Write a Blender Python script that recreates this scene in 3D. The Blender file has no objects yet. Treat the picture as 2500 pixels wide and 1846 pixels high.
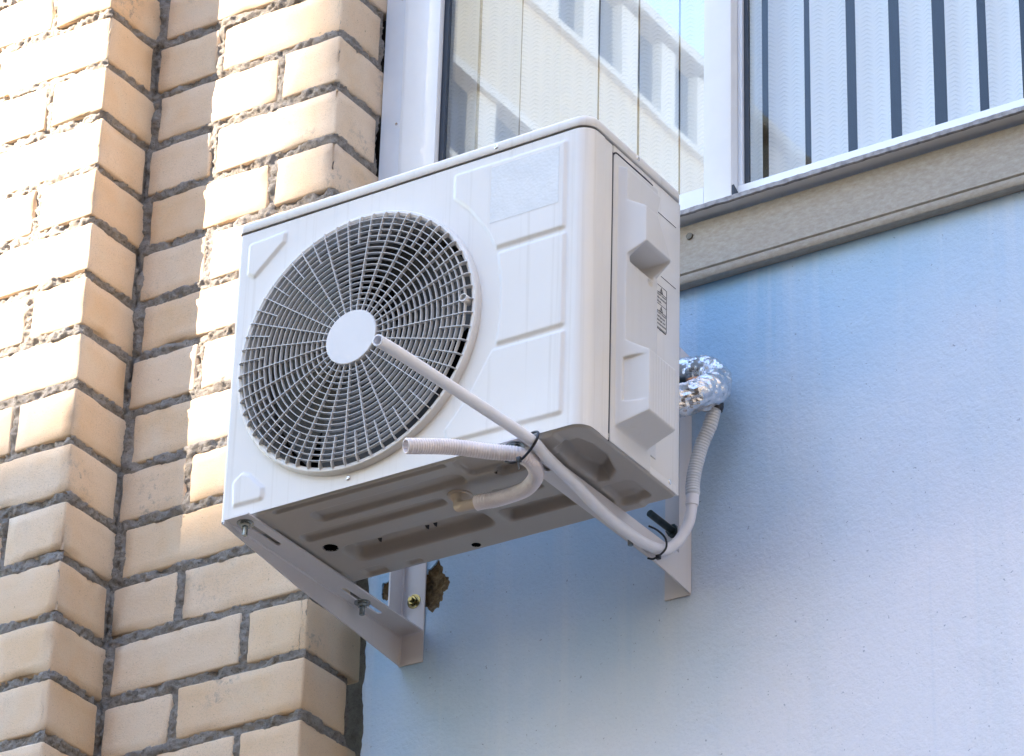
import bpy, bmesh, math, random
import numpy as np
from mathutils import Vector, Matrix, noise

random.seed(7)
np.random.seed(7)
scene = bpy.context.scene
COL = scene.collection
R = math.radians

# ------------------------------------------------------------------ camera
AZ, EL, ROLL = 0.5844, 0.5070, 0.0298
CAM = Vector((3.1755, -4.0174, -2.5706))
fd = Vector((-math.sin(AZ) * math.cos(EL), math.cos(AZ) * math.cos(EL), math.sin(EL)))
fr = fd.cross(Vector((0, 0, 1))).normalized()
fu = fr.cross(fd)
cr = math.cos(ROLL) * fr + math.sin(ROLL) * fu
cu = -math.sin(ROLL) * fr + math.cos(ROLL) * fu
cam = bpy.data.cameras.new('camera')
cam.lens = 9301.8 / 2500 * 36
cam.sensor_width = 36
cam.clip_start = 0.05
cam.clip_end = 2000
camo = bpy.data.objects.new('camera', cam)
camo.matrix_world = Matrix(((cr.x, cu.x, -fd.x, CAM.x), (cr.y, cu.y, -fd.y, CAM.y), (cr.z, cu.z, -fd.z, CAM.z), (0, 0, 0, 1)))
COL.objects.link(camo)
scene.camera = camo

# ------------------------------------------------------------------ light
SUN_EL = R(36)
SUN_DIR = Vector((1.045, 1.0, -math.tan(SUN_EL) * math.hypot(1.045, 1.0))).normalized()   # way the light travels
world = bpy.data.worlds.new('World')
scene.world = world
world.use_nodes = True
wn = world.node_tree
wn.nodes.clear()
sky = wn.nodes.new('ShaderNodeTexSky')
sky.sky_type = 'NISHITA'
sky.sun_disc = False
sky.sun_elevation = SUN_EL
sky.sun_rotation = math.atan2(-SUN_DIR.x, -SUN_DIR.y)
sky.air_density = 1.0
sky.dust_density = 0.0
sky.ozone_density = 3.0
bg = wn.nodes.new('ShaderNodeBackground')
bg.inputs[1].default_value = 0.12
wo = wn.nodes.new('ShaderNodeOutputWorld')
wn.links.new(sky.outputs[0], bg.inputs[0])
wn.links.new(bg.outputs[0], wo.inputs[0])
sun = bpy.data.lights.new('sun', 'SUN')
sun.energy = 5.0
sun.angle = R(0.42)
sun.color = (1.0, 0.92, 0.81)
suno = bpy.data.objects.new('sun', sun)
suno.rotation_euler = SUN_DIR.to_track_quat('-Z', 'Y').to_euler()
suno.location = (-20, -20, 30)
COL.objects.link(suno)
vs = scene.view_settings
vs.view_transform = 'Standard'
vs.look = 'None'
vs.gamma = 1
vs.use_curve_mapping = False
vs.exposure = 3.1
vs.use_white_balance = True
vs.white_balance_temperature = 7450
vs.white_balance_tint = 14
scene.cycles.max_bounces = 6
scene.cycles.diffuse_bounces = 4
scene.cycles.glossy_bounces = 4
scene.cycles.transparent_max_bounces = 8


# ------------------------------------------------------------------ helpers
def tag(o, label=None, cat=None, group=None, kind=None):
    if label: o['label'] = label
    if cat: o['category'] = cat
    if group: o['group'] = group
    if kind: o['kind'] = kind
    return o


def empty(name, loc=(0, 0, 0)):
    o = bpy.data.objects.new(name, None)
    o.location = loc
    o.empty_display_size = 0.05
    COL.objects.link(o)
    return o


def link(name, me, mat, parent=None, smooth=False):
    if mat is not None:
        me.materials.append(mat)
    if smooth:
        me.polygons.foreach_set('use_smooth', [True] * len(me.polygons))
    o = bpy.data.objects.new(name, me)
    COL.objects.link(o)
    if parent:
        o.parent = parent
        # parents are unrotated empties/meshes: keep world coordinates
        loc = Vector((0, 0, 0))
        p = parent
        while p:
            loc += p.location
            p = p.parent
        o.location = -loc
    return o


def mesh(name, v, f, mat, parent=None, smooth=False):
    me = bpy.data.meshes.new(name)
    me.from_pydata([tuple(map(float, a)) for a in v], [], [tuple(map(int, q)) for q in f])
    me.update()
    return link(name, me, mat, parent, smooth)


def sharp(o, ang=35):
    bm = bmesh.new()
    bm.from_mesh(o.data)
    a = math.radians(ang)
    for e in bm.edges:
        if len(e.link_faces) == 2:
            e.smooth = e.calc_face_angle(0) < a
    for f in bm.faces:
        f.smooth = True
    bm.to_mesh(o.data)
    bm.free()
    return o


class MB:
    def __init__(s):
        s.bm = bmesh.new()

    def box(s, x0, x1, y0, y1, z0, z1, bev=0.0, seg=2):
        r = bmesh.ops.create_cube(s.bm, size=1)
        vs_ = r['verts']
        for v in vs_:
            v.co = Vector(((x0 + x1) / 2 + v.co.x * (x1 - x0), (y0 + y1) / 2 + v.co.y * (y1 - y0), (z0 + z1) / 2 + v.co.z * (z1 - z0)))
        if bev:
            es = list({e for v in vs_ for e in v.link_edges})
            bmesh.ops.bevel(s.bm, geom=es, offset=bev, segments=seg, profile=.5, affect='EDGES')
        return s

    def poly_prism(s, pts, vec, bev=0.0):
        """planar polygon pushed along vec"""
        a = [s.bm.verts.new(p) for p in pts]
        b = [s.bm.verts.new(Vector(p) + Vector(vec)) for p in pts]
        n = len(pts)
        fs = [s.bm.faces.new(a[::-1]), s.bm.faces.new(b)]
        for i in range(n):
            fs.append(s.bm.faces.new((a[i], a[(i + 1) % n], b[(i + 1) % n], b[i])))
        if bev:
            es = list({e for f in fs for e in f.edges})
            bmesh.ops.bevel(s.bm, geom=es, offset=bev, segments=1, profile=.5, affect='EDGES')
        return s

    def cyl(s, a, b, r1, r2=None, n=20, cap=True):
        a, b = Vector(a), Vector(b)
        r2 = r1 if r2 is None else r2
        d = (b - a)
        q = d.to_track_quat('Z', 'Y')
        A, B = [], []
        for i in range(n):
            t = 2 * math.pi * i / n
            e = q @ Vector((math.cos(t), math.sin(t), 0))
            A.append(s.bm.verts.new(a + e * r1))
            B.append(s.bm.verts.new(b + e * r2))
        for i in range(n):
            s.bm.faces.new((A[i], A[(i + 1) % n], B[(i + 1) % n], B[i]))
        if cap:
            s.bm.faces.new(A[::-1])
            s.bm.faces.new(B)
        return s

    def build(s, name, mat, parent=None, smooth=True):
        bmesh.ops.recalc_face_normals(s.bm, faces=s.bm.faces)
        me = bpy.data.meshes.new(name)
        s.bm.to_mesh(me)
        s.bm.free()
        o = link(name, me, mat, parent)
        if smooth:
            sharp(o, 38)
        return o


def catmull(pts, step):
    P = [Vector(p) for p in pts]
    P = [P[0] * 2 - P[1]] + P + [P[-1] * 2 - P[-2]]
    out = []
    for i in range(1, len(P) - 2):
        for k in range(40):
            t = k / 40
            a, b, c, d = P[i - 1], P[i], P[i + 1], P[i + 2]
            out.append(0.5 * ((2 * b) + (-a + c) * t + (2 * a - 5 * b + 4 * c - d) * t * t + (-a + 3 * b - 3 * c + d) * t ** 3))
    out.append(P[-2])
    # resample by length
    L = [0]
    for i in range(1, len(out)):
        L.append(L[-1] + (out[i] - out[i - 1]).length)
    n = max(3, int(L[-1] / step) + 1)
    res, j = [], 0
    for k in range(n):
        s_ = L[-1] * k / (n - 1)
        while j < len(L) - 2 and L[j + 1] < s_:
            j += 1
        f = (s_ - L[j]) / max(1e-9, L[j + 1] - L[j])
        res.append(out[j].lerp(out[j + 1], min(1, f)))
    return res, L[-1]


def tube(name, pts, rad, mat, parent=None, step=0.004, n=18, cap=True, bore=0.0, rmod=None, disp=None):
    path, Ln = catmull(pts, step)
    v, f = [], []
    t0 = (path[1] - path[0]).normalized()
    nrm = t0.orthogonal().normalized()
    m = len(path)
    for i, p in enumerate(path):
        t = (path[min(i + 1, m - 1)] - path[max(i - 1, 0)]).normalized()
        nrm = (nrm - t * nrm.dot(t)).normalized()
        bi = t.cross(nrm)
        s_ = Ln * i / (m - 1)
        r = rad(s_ / Ln) if callable(rad) else rad
        if rmod: r *= rmod(s_)
        for k in range(n):
            a = 2 * math.pi * k / n
            e = nrm * math.cos(a) + bi * math.sin(a)
            rr = r + (disp(p + e * r, s_, a) if disp else 0)
            v.append(p + e * rr)
    for i in range(m - 1):
        for k in range(n):
            f.append((i * n + k, i * n + (k + 1) % n, (i + 1) * n + (k + 1) % n, (i + 1) * n + k))
    if bore:
        # open end at the last ring: lip, then a bore going back inside
        t = (path[-1] - path[-2]).normalized()
        c = path[-1]
        base = (m - 1) * n
        prev = base
        for depth, fac in ((0.0004, 0.93), (0.0004, bore + .06), (-0.0015, bore), (-0.05, bore)):
            st = len(v)
            for k in range(n):
                e = v[base + k] - c
                v.append(c + e * fac + t * depth)
            for k in range(n):
                f.append((prev + k, prev + (k + 1) % n, st + (k + 1) % n, st + k))
            prev = st
        f.append(tuple(range(prev, prev + n)))
        f.append(tuple(range(n))[::-1])
    elif cap:
        f.append(tuple(range(n))[::-1])
        f.append(tuple(range((m - 1) * n, m * n)))
    o = mesh(name, v, f, mat, parent)
    return sharp(o, 50)


def grid_mesh(name, V, keep, mat, parent=None):
    """V: (nu,nv,3) array; keep: (nu-1,nv-1) bool"""
    nu, nv = V.shape[:2]
    idx = np.arange(nu * nv).reshape(nu, nv)
    q = np.stack([idx[:-1, :-1], idx[1:, :-1], idx[1:, 1:], idx[:-1, 1:]], -1)[keep]
    used = np.zeros(nu * nv, bool)
    used[q.ravel()] = True
    remap = np.cumsum(used) - 1
    v = V.reshape(-1, 3)[used]
    q = remap[q]
    me = bpy.data.meshes.new(name)
    me.vertices.add(len(v))
    me.vertices.foreach_set('co', v.astype(np.float32).ravel())
    me.loops.add(len(q) * 4)
    me.loops.foreach_set('vertex_index', q.astype(np.int32).ravel())
    me.polygons.add(len(q))
    me.polygons.foreach_set('loop_start', np.arange(0, len(q) * 4, 4, dtype=np.int32))
    me.update(calc_edges=True)
    me.validate()
    return link(name, me, mat, parent, smooth=True)


def sdpoly(px, pz, poly):
    """signed distance (negative inside)"""
    poly = np.array(poly)
    n = len(poly)
    d = np.full(px.shape, 1e9)
    ins = np.zeros(px.shape, bool)
    for i in range(n):
        a, b = poly[i], poly[(i + 1) % n]
        e = b - a
        t = np.clip(((px - a[0]) * e[0] + (pz - a[1]) * e[1]) / (e @ e), 0, 1)
        d = np.minimum(d, np.hypot(px - a[0] - t * e[0], pz - a[1] - t * e[1]))
        c = (a[1] > pz) != (b[1] > pz)
        with np.errstate(divide='ignore', invalid='ignore'):
            xi = (b[0] - a[0]) * (pz - a[1]) / (b[1] - a[1] + 1e-12) + a[0]
        ins ^= c & (px < xi)
    return np.where(ins, -d, d)


def sstep(t):
    t = np.clip(t, 0, 1)
    return t * t * (3 - 2 * t)


def rpoly(x0, x1, y0, y1, r):
    """rounded rectangle outline"""
    out = []
    for cx, cy, a0 in ((x1 - r, y1 - r, 0), (x0 + r, y1 - r, 90), (x0 + r, y0 + r, 180), (x1 - r, y0 + r, 270)):
        for k in range(5):
            a = R(a0 + 22.5 * k)
            out.append((cx + r * math.cos(a), cy + r * math.sin(a)))
    return out


# ------------------------------------------------------------------ materials
def mat(name):
    m = bpy.data.materials.new(name)
    m.use_nodes = True
    nt = m.node_tree
    b = nt.nodes['Principled BSDF']
    return m, nt, b


def N(nt, typ, **kw):
    n = nt.nodes.new(typ)
    for k, v in kw.items():
        if k == 'inp':
            for a, c in v.items():
                n.inputs[a].default_value = c
        else:
            setattr(n, k, v)
    return n


def ramp(nt, fac, stops, interp='LINEAR'):
    r = nt.nodes.new('ShaderNodeValToRGB')
    r.color_ramp.interpolation = interp
    e = r.color_ramp.elements
    while len(e) > 1: e.remove(e[-1])
    for i, (p, c) in enumerate(stops):
        q = e[0] if i == 0 else e.new(p)
        q.position = p
        c = (c, c, c) if not isinstance(c, tuple) else c
        q.color = (*c, 1)
    nt.links.new(fac, r.inputs[0])
    return r.outputs[0]


def mixc(nt, fac, a, b, mode='MIX'):
    m = nt.nodes.new('ShaderNodeMix')
    m.data_type = 'RGBA'
    m.blend_type = mode
    for sock, val in ((m.inputs[0], fac), (m.inputs[6], a), (m.inputs[7], b)):
        if hasattr(val, 'links'):
            nt.links.new(val, sock)
        elif isinstance(val, tuple):
            sock.default_value = (*val, 1)
        else:
            sock.default_value = val
    return m.outputs[2]


def coords(nt, scale=(1, 1, 1), obj=True, rand=False):
    tc = nt.nodes.new('ShaderNodeTexCoord')
    mp = nt.nodes.new('ShaderNodeMapping')
    mp.inputs[3].default_value = scale
    nt.links.new(tc.outputs['Object'], mp.inputs[0])
    if rand:
        oi = nt.nodes.new('ShaderNodeObjectInfo')
        c = nt.nodes.new('ShaderNodeVectorMath')
        c.operation = 'SCALE'
        c.inputs[0].default_value = (13.7, 9.1, 21.3)
        nt.links.new(oi.outputs['Random'], c.inputs['Scale'])
        nt.links.new(c.outputs[0], mp.inputs[1])
    return mp.outputs[0]


def nz(nt, vec, scale, detail=4, rough=.55, dist=0.0):
    n = nt.nodes.new('ShaderNodeTexNoise')
    n.inputs['Scale'].default_value = scale
    n.inputs['Detail'].default_value = detail
    n.inputs['Roughness'].default_value = rough
    n.inputs['Distortion'].default_value = dist
    nt.links.new(vec, n.inputs['Vector'])
    return n.outputs[0]


def bump(nt, b, h, strength, dist, prev=None):
    n = nt.nodes.new('ShaderNodeBump')
    n.inputs['Strength'].default_value = strength
    n.inputs['Distance'].default_value = dist
    nt.links.new(h, n.inputs['Height'])
    if prev is not None:
        nt.links.new(prev, n.inputs['Normal'])
    nt.links.new(n.outputs[0], b.inputs['Normal'])
    return n.outputs[0]


def simple(name, col, rough=.5, metal=0.0, var=.06, scale=30, bmp=0.0, bscale=200, spec=None):
    m, nt, b = mat(name)
    v = coords(nt)
    f = nz(nt, v, scale)
    lo = tuple(c * (1 - var) for c in col)
    hi = tuple(min(1, c * (1 + var)) for c in col)
    nt.links.new(ramp(nt, f, [(.3, lo), (.7, hi)]), b.inputs['Base Color'])
    b.inputs['Roughness'].default_value = rough
    b.inputs['Metallic'].default_value = metal
    if spec is not None: b.inputs['Specular IOR Level'].default_value = spec
    if bmp:
        bump(nt, b, nz(nt, v, bscale, 3), bmp, .001)
    return m


def brick_mat():
    m, nt, b = mat('silicate brick')
    v = coords(nt, rand=True)
    oi = N(nt, 'ShaderNodeObjectInfo')
    base = ramp(nt, oi.outputs['Random'], [(0, (.71, .52, .36)), (.25, (.77, .605, .455)), (.5, (.73, .56, .41)), (.75, (.79, .635, .49)), (1, (.73, .545, .375))])
    big = nz(nt, v, 9, 3)
    c = mixc(nt, ramp(nt, big, [(.42, 0), (.72, .55)]), base, (.70, .46, .25))
    pale = nz(nt, v, 14, 4)
    c = mixc(nt, ramp(nt, pale, [(.5, 0), (.75, .45)]), c, (.70, .62, .50))
    fine = nz(nt, v, 700, 2)
    c = mixc(nt, ramp(nt, fine, [(.3, .6), (.46, 0)]), c, (.42, .33, .25))
    # dark specks
    sp = nz(nt, v, 170, 2, .7)
    c = mixc(nt, ramp(nt, sp, [(.70, 0), (.75, .55)]), c, (.16, .12, .09))
    # cement smears on a few bricks
    sm = nz(nt, v, 55, 8, .8, .3)
    gate = nz(nt, v, 5.5, 1)
    mul = N(nt, 'ShaderNodeMath', operation='MULTIPLY')
    nt.links.new(ramp(nt, sm, [(.52, 0), (.62, 1)]), mul.inputs[0])
    nt.links.new(ramp(nt, gate, [(.62, 0), (.70, .75)]), mul.inputs[1])
    c = mixc(nt, mul.outputs[0], c, (.27, .25, .235))
    nt.links.new(c, b.inputs['Base Color'])
    b.inputs['Roughness'].default_value = .85
    b.inputs['Specular IOR Level'].default_value = .25
    n1 = bump(nt, b, nz(nt, v, 300, 5, .75), .55, .0014)
    bump(nt, b, nz(nt, v, 45, 4), .25, .002, n1)
    return m


def mortar_mat():
    m, nt, b = mat('cement mortar')
    v = coords(nt)
    f = nz(nt, v, 55, 6, .7)
    c = ramp(nt, f, [(.25, (.19, .165, .145)), (.5, (.34, .31, .28)), (.75, (.46, .43, .395))])
    f2 = nz(nt, v, 6, 3)
    c = mixc(nt, ramp(nt, f2, [(.45, 0), (.7, .5)]), c, (.40, .40, .405))
    f3 = nz(nt, v, 330, 2)
    c = mixc(nt, ramp(nt, f3, [(.28, .7), (.40, 0)]), c, (.07, .06, .055))
    nt.links.new(c, b.inputs['Base Color'])
    b.inputs['Roughness'].default_value = .95
    b.inputs['Specular IOR Level'].default_value = .15
    n1 = bump(nt, b, nz(nt, v, 170, 6, .8), 1.0, .006)
    return m


def paint_mat(name, col, rough=.32, streak=.06, warm=(.62, .57, .50), sheen=0.0):
    """sheet-metal paint with faint vertical rain marks"""
    m, nt, b = mat(name)
    v = coords(nt)
    vst = coords(nt, (90, 90, 1.6))
    s1 = nz(nt, vst, 1.0, 4, .6)
    f = nz(nt, v, 4, 3)
    c = mixc(nt, ramp(nt, f, [(.35, 0), (.75, .25)]), col, warm)
    c = mixc(nt, ramp(nt, s1, [(.55, 0), (.72, streak * 6)]), c, tuple(x * k_ for x, k_ in zip(col, (.84, .82, .79))))
    d = nz(nt, v, 500, 2)
    c = mixc(nt, ramp(nt, d, [(.76, 0), (.80, .35)]), c, (.25, .22, .2))
    nt.links.new(c, b.inputs['Base Color'])
    rr = nz(nt, v, 25, 3)
    nt.links.new(ramp(nt, rr, [(.3, rough - .05), (.7, rough + .08)]), b.inputs['Roughness'])
    bump(nt, b, nz(nt, v, 900, 2), .06, .0004)
    return m


def blue_wall_mat():
    m, nt, b = mat('blue painted render')
    v = coords(nt)
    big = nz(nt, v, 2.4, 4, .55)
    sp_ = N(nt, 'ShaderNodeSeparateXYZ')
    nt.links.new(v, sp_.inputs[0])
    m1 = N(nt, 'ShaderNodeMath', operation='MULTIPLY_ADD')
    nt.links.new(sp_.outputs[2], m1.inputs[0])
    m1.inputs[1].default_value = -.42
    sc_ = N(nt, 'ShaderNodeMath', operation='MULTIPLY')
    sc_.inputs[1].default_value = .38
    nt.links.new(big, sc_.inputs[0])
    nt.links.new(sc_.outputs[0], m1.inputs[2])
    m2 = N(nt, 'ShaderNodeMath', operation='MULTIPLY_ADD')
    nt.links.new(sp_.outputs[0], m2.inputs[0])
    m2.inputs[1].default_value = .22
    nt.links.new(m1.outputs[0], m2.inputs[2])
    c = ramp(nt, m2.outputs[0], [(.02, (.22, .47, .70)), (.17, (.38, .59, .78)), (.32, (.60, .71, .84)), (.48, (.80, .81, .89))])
    # faded rain runs below the trim
    vst = coords(nt, (16, 1, .55))
    st = nz(nt, vst, 1.0, 4, .6)
    c = mixc(nt, ramp(nt, st, [(.50, 0), (.66, .42)]), c, (.68, .75, .84))
    vst2 = coords(nt, (60, 1, .9))
    st2 = nz(nt, vst2, 1.0, 3, .6)
    c = mixc(nt, ramp(nt, st2, [(.62, 0), (.78, .10)]), c, (.34, .50, .70))
    # repainted / worn blotches
    bl = nz(nt, v, 7, 5, .6, .5)
    c = mixc(nt, ramp(nt, bl, [(.62, 0), (.66, .10)]), c, (.60, .60, .70))
    sp = nz(nt, v, 150, 2)
    c = mixc(nt, ramp(nt, sp, [(.72, 0), (.76, .6)]), c, (.16, .22, .33))
    gr = nz(nt, v, 420, 3, .7)
    c = mixc(nt, ramp(nt, gr, [(.30, .15), (.46, 0)]), c, (.26, .40, .60))
    nt.links.new(c, b.inputs['Base Color'])
    b.inputs['Roughness'].default_value = .7
    b.inputs['Specular IOR Level'].default_value = .3
    n1 = bump(nt, b, nz(nt, v, 170, 5, .65), .75, .0022)
    bump(nt, b, nz(nt, v, 38, 4), .30, .004, n1)
    return m


def trim_mat():
    m, nt, b = mat('weathered cream paint')
    v = coords(nt, (14, 30, 30))
    f = nz(nt, v, 6, 6, .7)
    c = ramp(nt, f, [(.3, (.33, .28, .22)), (.5, (.39, .345, .285)), (.7, (.45, .415, .35))])
    v2 = coords(nt, (1.2, 6, 9))
    g = nz(nt, v2, 2.2, 4)
    c = mixc(nt, ramp(nt, g, [(.5, 0), (.75, .45)]), c, (.35, .27, .20))
    v3 = coords(nt)
    sp = nz(nt, v3, 300, 3, .7)
    c = mixc(nt, ramp(nt, sp, [(.62, 0), (.72, .45)]), c, (.26, .20, .14))
    nt.links.new(c, b.inputs['Base Color'])
    b.inputs['Roughness'].default_value = .65
    bump(nt, b, nz(nt, v3, 260, 4), .3, .001)
    return m


def glass_mat(name, r0):
    m, nt, b = mat(name)
    nt.nodes.remove(b)
    out = nt.nodes['Material Output']
    tr = N(nt, 'ShaderNodeBsdfTransparent')
    tr.inputs[0].default_value = (.93, .95, .96, 1)
    gl = N(nt, 'ShaderNodeBsdfGlossy')
    gl.inputs['Roughness'].default_value = 0.012
    gl.inputs['Color'].default_value = (1, 1, 1, 1)
    v = coords(nt)
    bp = N(nt, 'ShaderNodeBump', inp={'Strength': .012, 'Distance': .004})
    nt.links.new(nz(nt, v, 4.5, 2), bp.inputs['Height'])
    nt.links.new(bp.outputs[0], gl.inputs['Normal'])
    lw = N(nt, 'ShaderNodeLayerWeight', inp={'Blend': .5})
    pw_ = N(nt, 'ShaderNodeMath', operation='POWER')
    pw_.inputs[1].default_value = 2.5
    nt.links.new(lw.outputs['Facing'], pw_.inputs[0])
    ma = N(nt, 'ShaderNodeMath', operation='MULTIPLY_ADD')
    ma.inputs[1].default_value = .6
    ma.inputs[2].default_value = r0
    nt.links.new(pw_.outputs[0], ma.inputs[0])
    mx = N(nt, 'ShaderNodeMixShader')
    nt.links.new(ma.outputs[0], mx.inputs[0])
    nt.links.new(tr.outputs[0], mx.inputs[1])
    nt.links.new(gl.outputs[0], mx.inputs[2])
    nt.links.new(mx.outputs[0], out.inputs['Surface'])
    return m


def fabric_mat():
    """pale slat cloth with rows of pressed leaf marks"""
    m, nt, b = mat('embossed blind cloth')
    tc = N(nt, 'ShaderNodeTexCoord')
    sx = N(nt, 'ShaderNodeSeparateXYZ')
    nt.links.new(tc.outputs['Object'], sx.inputs[0])

    def M(op, a, c=None):
        n = N(nt, 'ShaderNodeMath', operation=op)
        for i, q in enumerate((a, c)):
            if q is None: continue
            if hasattr(q, 'links'):
                nt.links.new(q, n.inputs[i])
            else:
                n.inputs[i].default_value = q
        return n.outputs[0]
    u = M('MULTIPLY', sx.outputs[0], 1 / .022)
    tri = M('ABSOLUTE', M('SUBTRACT', M('FRACT', u), .5))
    w = M('ADD', M('MULTIPLY', sx.outputs[2], 1 / .0085), M('MULTIPLY', tri, 1.6))
    leaf = M('SINE', M('MULTIPLY', w, 6.2832))
    edge = M('MULTIPLY', M('SUBTRACT', .5, tri), 2.0)
    h = M('MULTIPLY', M('MAXIMUM', leaf, 0.0), edge)
    c = ramp(nt, h, [(0, (.90, .89, .87)), (.6, (.82, .82, .81))])
    nt.links.new(c, b.inputs['Base Color'])
    b.inputs['Roughness'].default_value = .8
    b.inputs['Specular IOR Level'].default_value = .2
    bump(nt, b, h, .5, .0012)
    return m


def foil_mat():
    m, nt, b = mat('crumpled foil')
    v = coords(nt, (1, 1, 1))
    f = nz(nt, v, 60, 5, .65, 1.0)
    c = ramp(nt, f, [(.3, (.62, .63, .66)), (.7, (.86, .85, .85))])
    nt.links.new(c, b.inputs['Base Color'])
    b.inputs['Metallic'].default_value = 1
    b.inputs['Roughness'].default_value = .13
    vo = N(nt, 'ShaderNodeTexVoronoi', inp={'Scale': 60.0})
    nt.links.new(v, vo.inputs[0])
    n1 = bump(nt, b, vo.outputs[0], .35, .004)
    vv = coords(nt, (40, 160, 160))
    bump(nt, b, nz(nt, vv, 1.3, 4, .6, .6), .35, .004, n1)
    return m


def chip_mat():
    m, nt, b = mat('broken brown render')
    v = coords(nt)
    f = nz(nt, v, 80, 5, .7)
    c = ramp(nt, f, [(.3, (.06, .035, .015)), (.5, (.20, .125, .055)), (.75, (.36, .26, .14))])
    nt.links.new(c, b.inputs['Base Color'])
    b.inputs['Roughness'].default_value = .95
    bump(nt, b, nz(nt, v, 200, 5, .7), 1.0, .004)
    return m


def sticker_mat():
    m, nt, b = mat('wrinkled silver sticker')
    v = coords(nt)
    f = nz(nt, v, 18, 3)
    nt.links.new(ramp(nt, f, [(.3, (.57, .565, .55)), (.7, (.65, .64, .62))]), b.inputs['Base Color'])
    b.inputs['Roughness'].default_value = .38
    b.inputs['Metallic'].default_value = .25
    vo = N(nt, 'ShaderNodeTexVoronoi', inp={'Scale': 240.0})
    vo.feature = 'SMOOTH_F1'
    nt.links.new(v, vo.inputs[0])
    bump(nt, b, vo.outputs[0], .28, .0012)
    return m


BRICK = brick_mat()
MORTAR = mortar_mat()
WHITE = paint_mat('outdoor unit paint', (.79, .765, .735), .34, .11)
PLASTIC = paint_mat('side cover plastic', (.70, .69, .68), .42, .03)
SHADED_BASE = paint_mat('shaded base pan paint', (.42, .385, .35), .38, .03)  # unit paint made darker: the underside's shade is put into the colour
GRILLE = simple('grille plastic', (.62, .61, .60), .42, var=.04)
HUBM = simple('hub plastic', (.74, .73, .73), .4, var=.02)
BRACK = paint_mat('bracket powder coat', (.74, .71, .72), .4, .03)
FRAME = simple('white window profile', (.82, .84, .86), .3, var=.015)
FLASH = simple('white flashing sheet', (.74, .80, .88), .3, var=.02)
GASKET = simple('dark rubber gasket', (.012, .02, .035), .45, var=.1)
DARK = simple('dark inside metal', (.008, .008, .009), .8, spec=.1)
SHROUD = simple('fan shroud metal', (.24, .215, .19), .45)
BLADE = simple('fan blade plastic', (.022, .02, .018), .4)
ZINC = simple('zinc bolt', (.36, .40, .40), .25, 1.0, .15, 80)
CHROME = simple('screw steel', (.75, .74, .74), .18, 1.0, .1, 120)
BRASS = simple('yellow zinc bolt', (.34, .31, .17), .2, 1.0, .2, 120)
RUBBER = simple('black cable tie', (.008, .009, .014), .35)
PIPE = simple('white drain pipe', (.82, .82, .86), .36, var=.02, scale=60, bmp=.1, bscale=260)
HOSE = simple('corrugated hose plastic', (.80, .73, .73), .4, var=.04)
HOSE2 = simple('grey corrugated hose plastic', (.64, .67, .71), .38, var=.06)
ELBOW = simple('drain elbow plastic', (.52, .42, .33), .5, var=.05)
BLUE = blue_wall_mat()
TRIM = trim_mat()
SILLW = simple('white sill metal', (.80, .81, .82), .3, var=.02)
SILLE = simple('rough grey sill edge', (.33, .32, .33), .9, var=.35, scale=90, bmp=.9, bscale=160)
GLASS = glass_mat('plain window glass', .004)
GLASS2 = glass_mat('raised reflection glass', .10)  # same glass as the other pane; reflection raised to imitate a sunlit facade
CLOTH = fabric_mat()
FOIL = foil_mat()
COPPER = simple('copper pipe', (.62, .27, .14), .35, 1.0, .2, 60)
CHIP = chip_mat()
STICK = sticker_mat()
INK = simple('black print', (.02, .025, .035), .5)
SEAM = simple('dark seam', (.03, .03, .04), .6)
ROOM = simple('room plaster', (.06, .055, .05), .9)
CONC = simple('courtyard concrete', (.050, .036, .026), .9, var=.15, scale=2)
FACADE = simple('warm facade render', (.78, .68, .52), .85, var=.06, scale=3)
FACADEW = simple('white balcony frame', (.88, .84, .76), .5, var=.03)
FPANE = simple('dark far glass', (.06, .08, .12), .1)

# ------------------------------------------------------------------ setting
gz = -4.19
g = mesh('ground', [(-300, -300, gz), (300, -300, gz), (300, 300, gz), (-300, 300, gz)], [(0, 1, 2, 3)], CONC)
tag(g, kind='structure')

X1, Y1, X2, Y2 = -0.4819, 0.2049, -0.0783, 0.3373
Z0, PIT, BH = 1.3173, 0.1064, 0.0915

# ------------------------------------------------------------------ brick wall
wall = empty('brick_wall', (X1, Y1, -.6))
tag(wall, 'stepped cream brick wall with grey mortar joints left of the air conditioner', 'brick wall')


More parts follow.
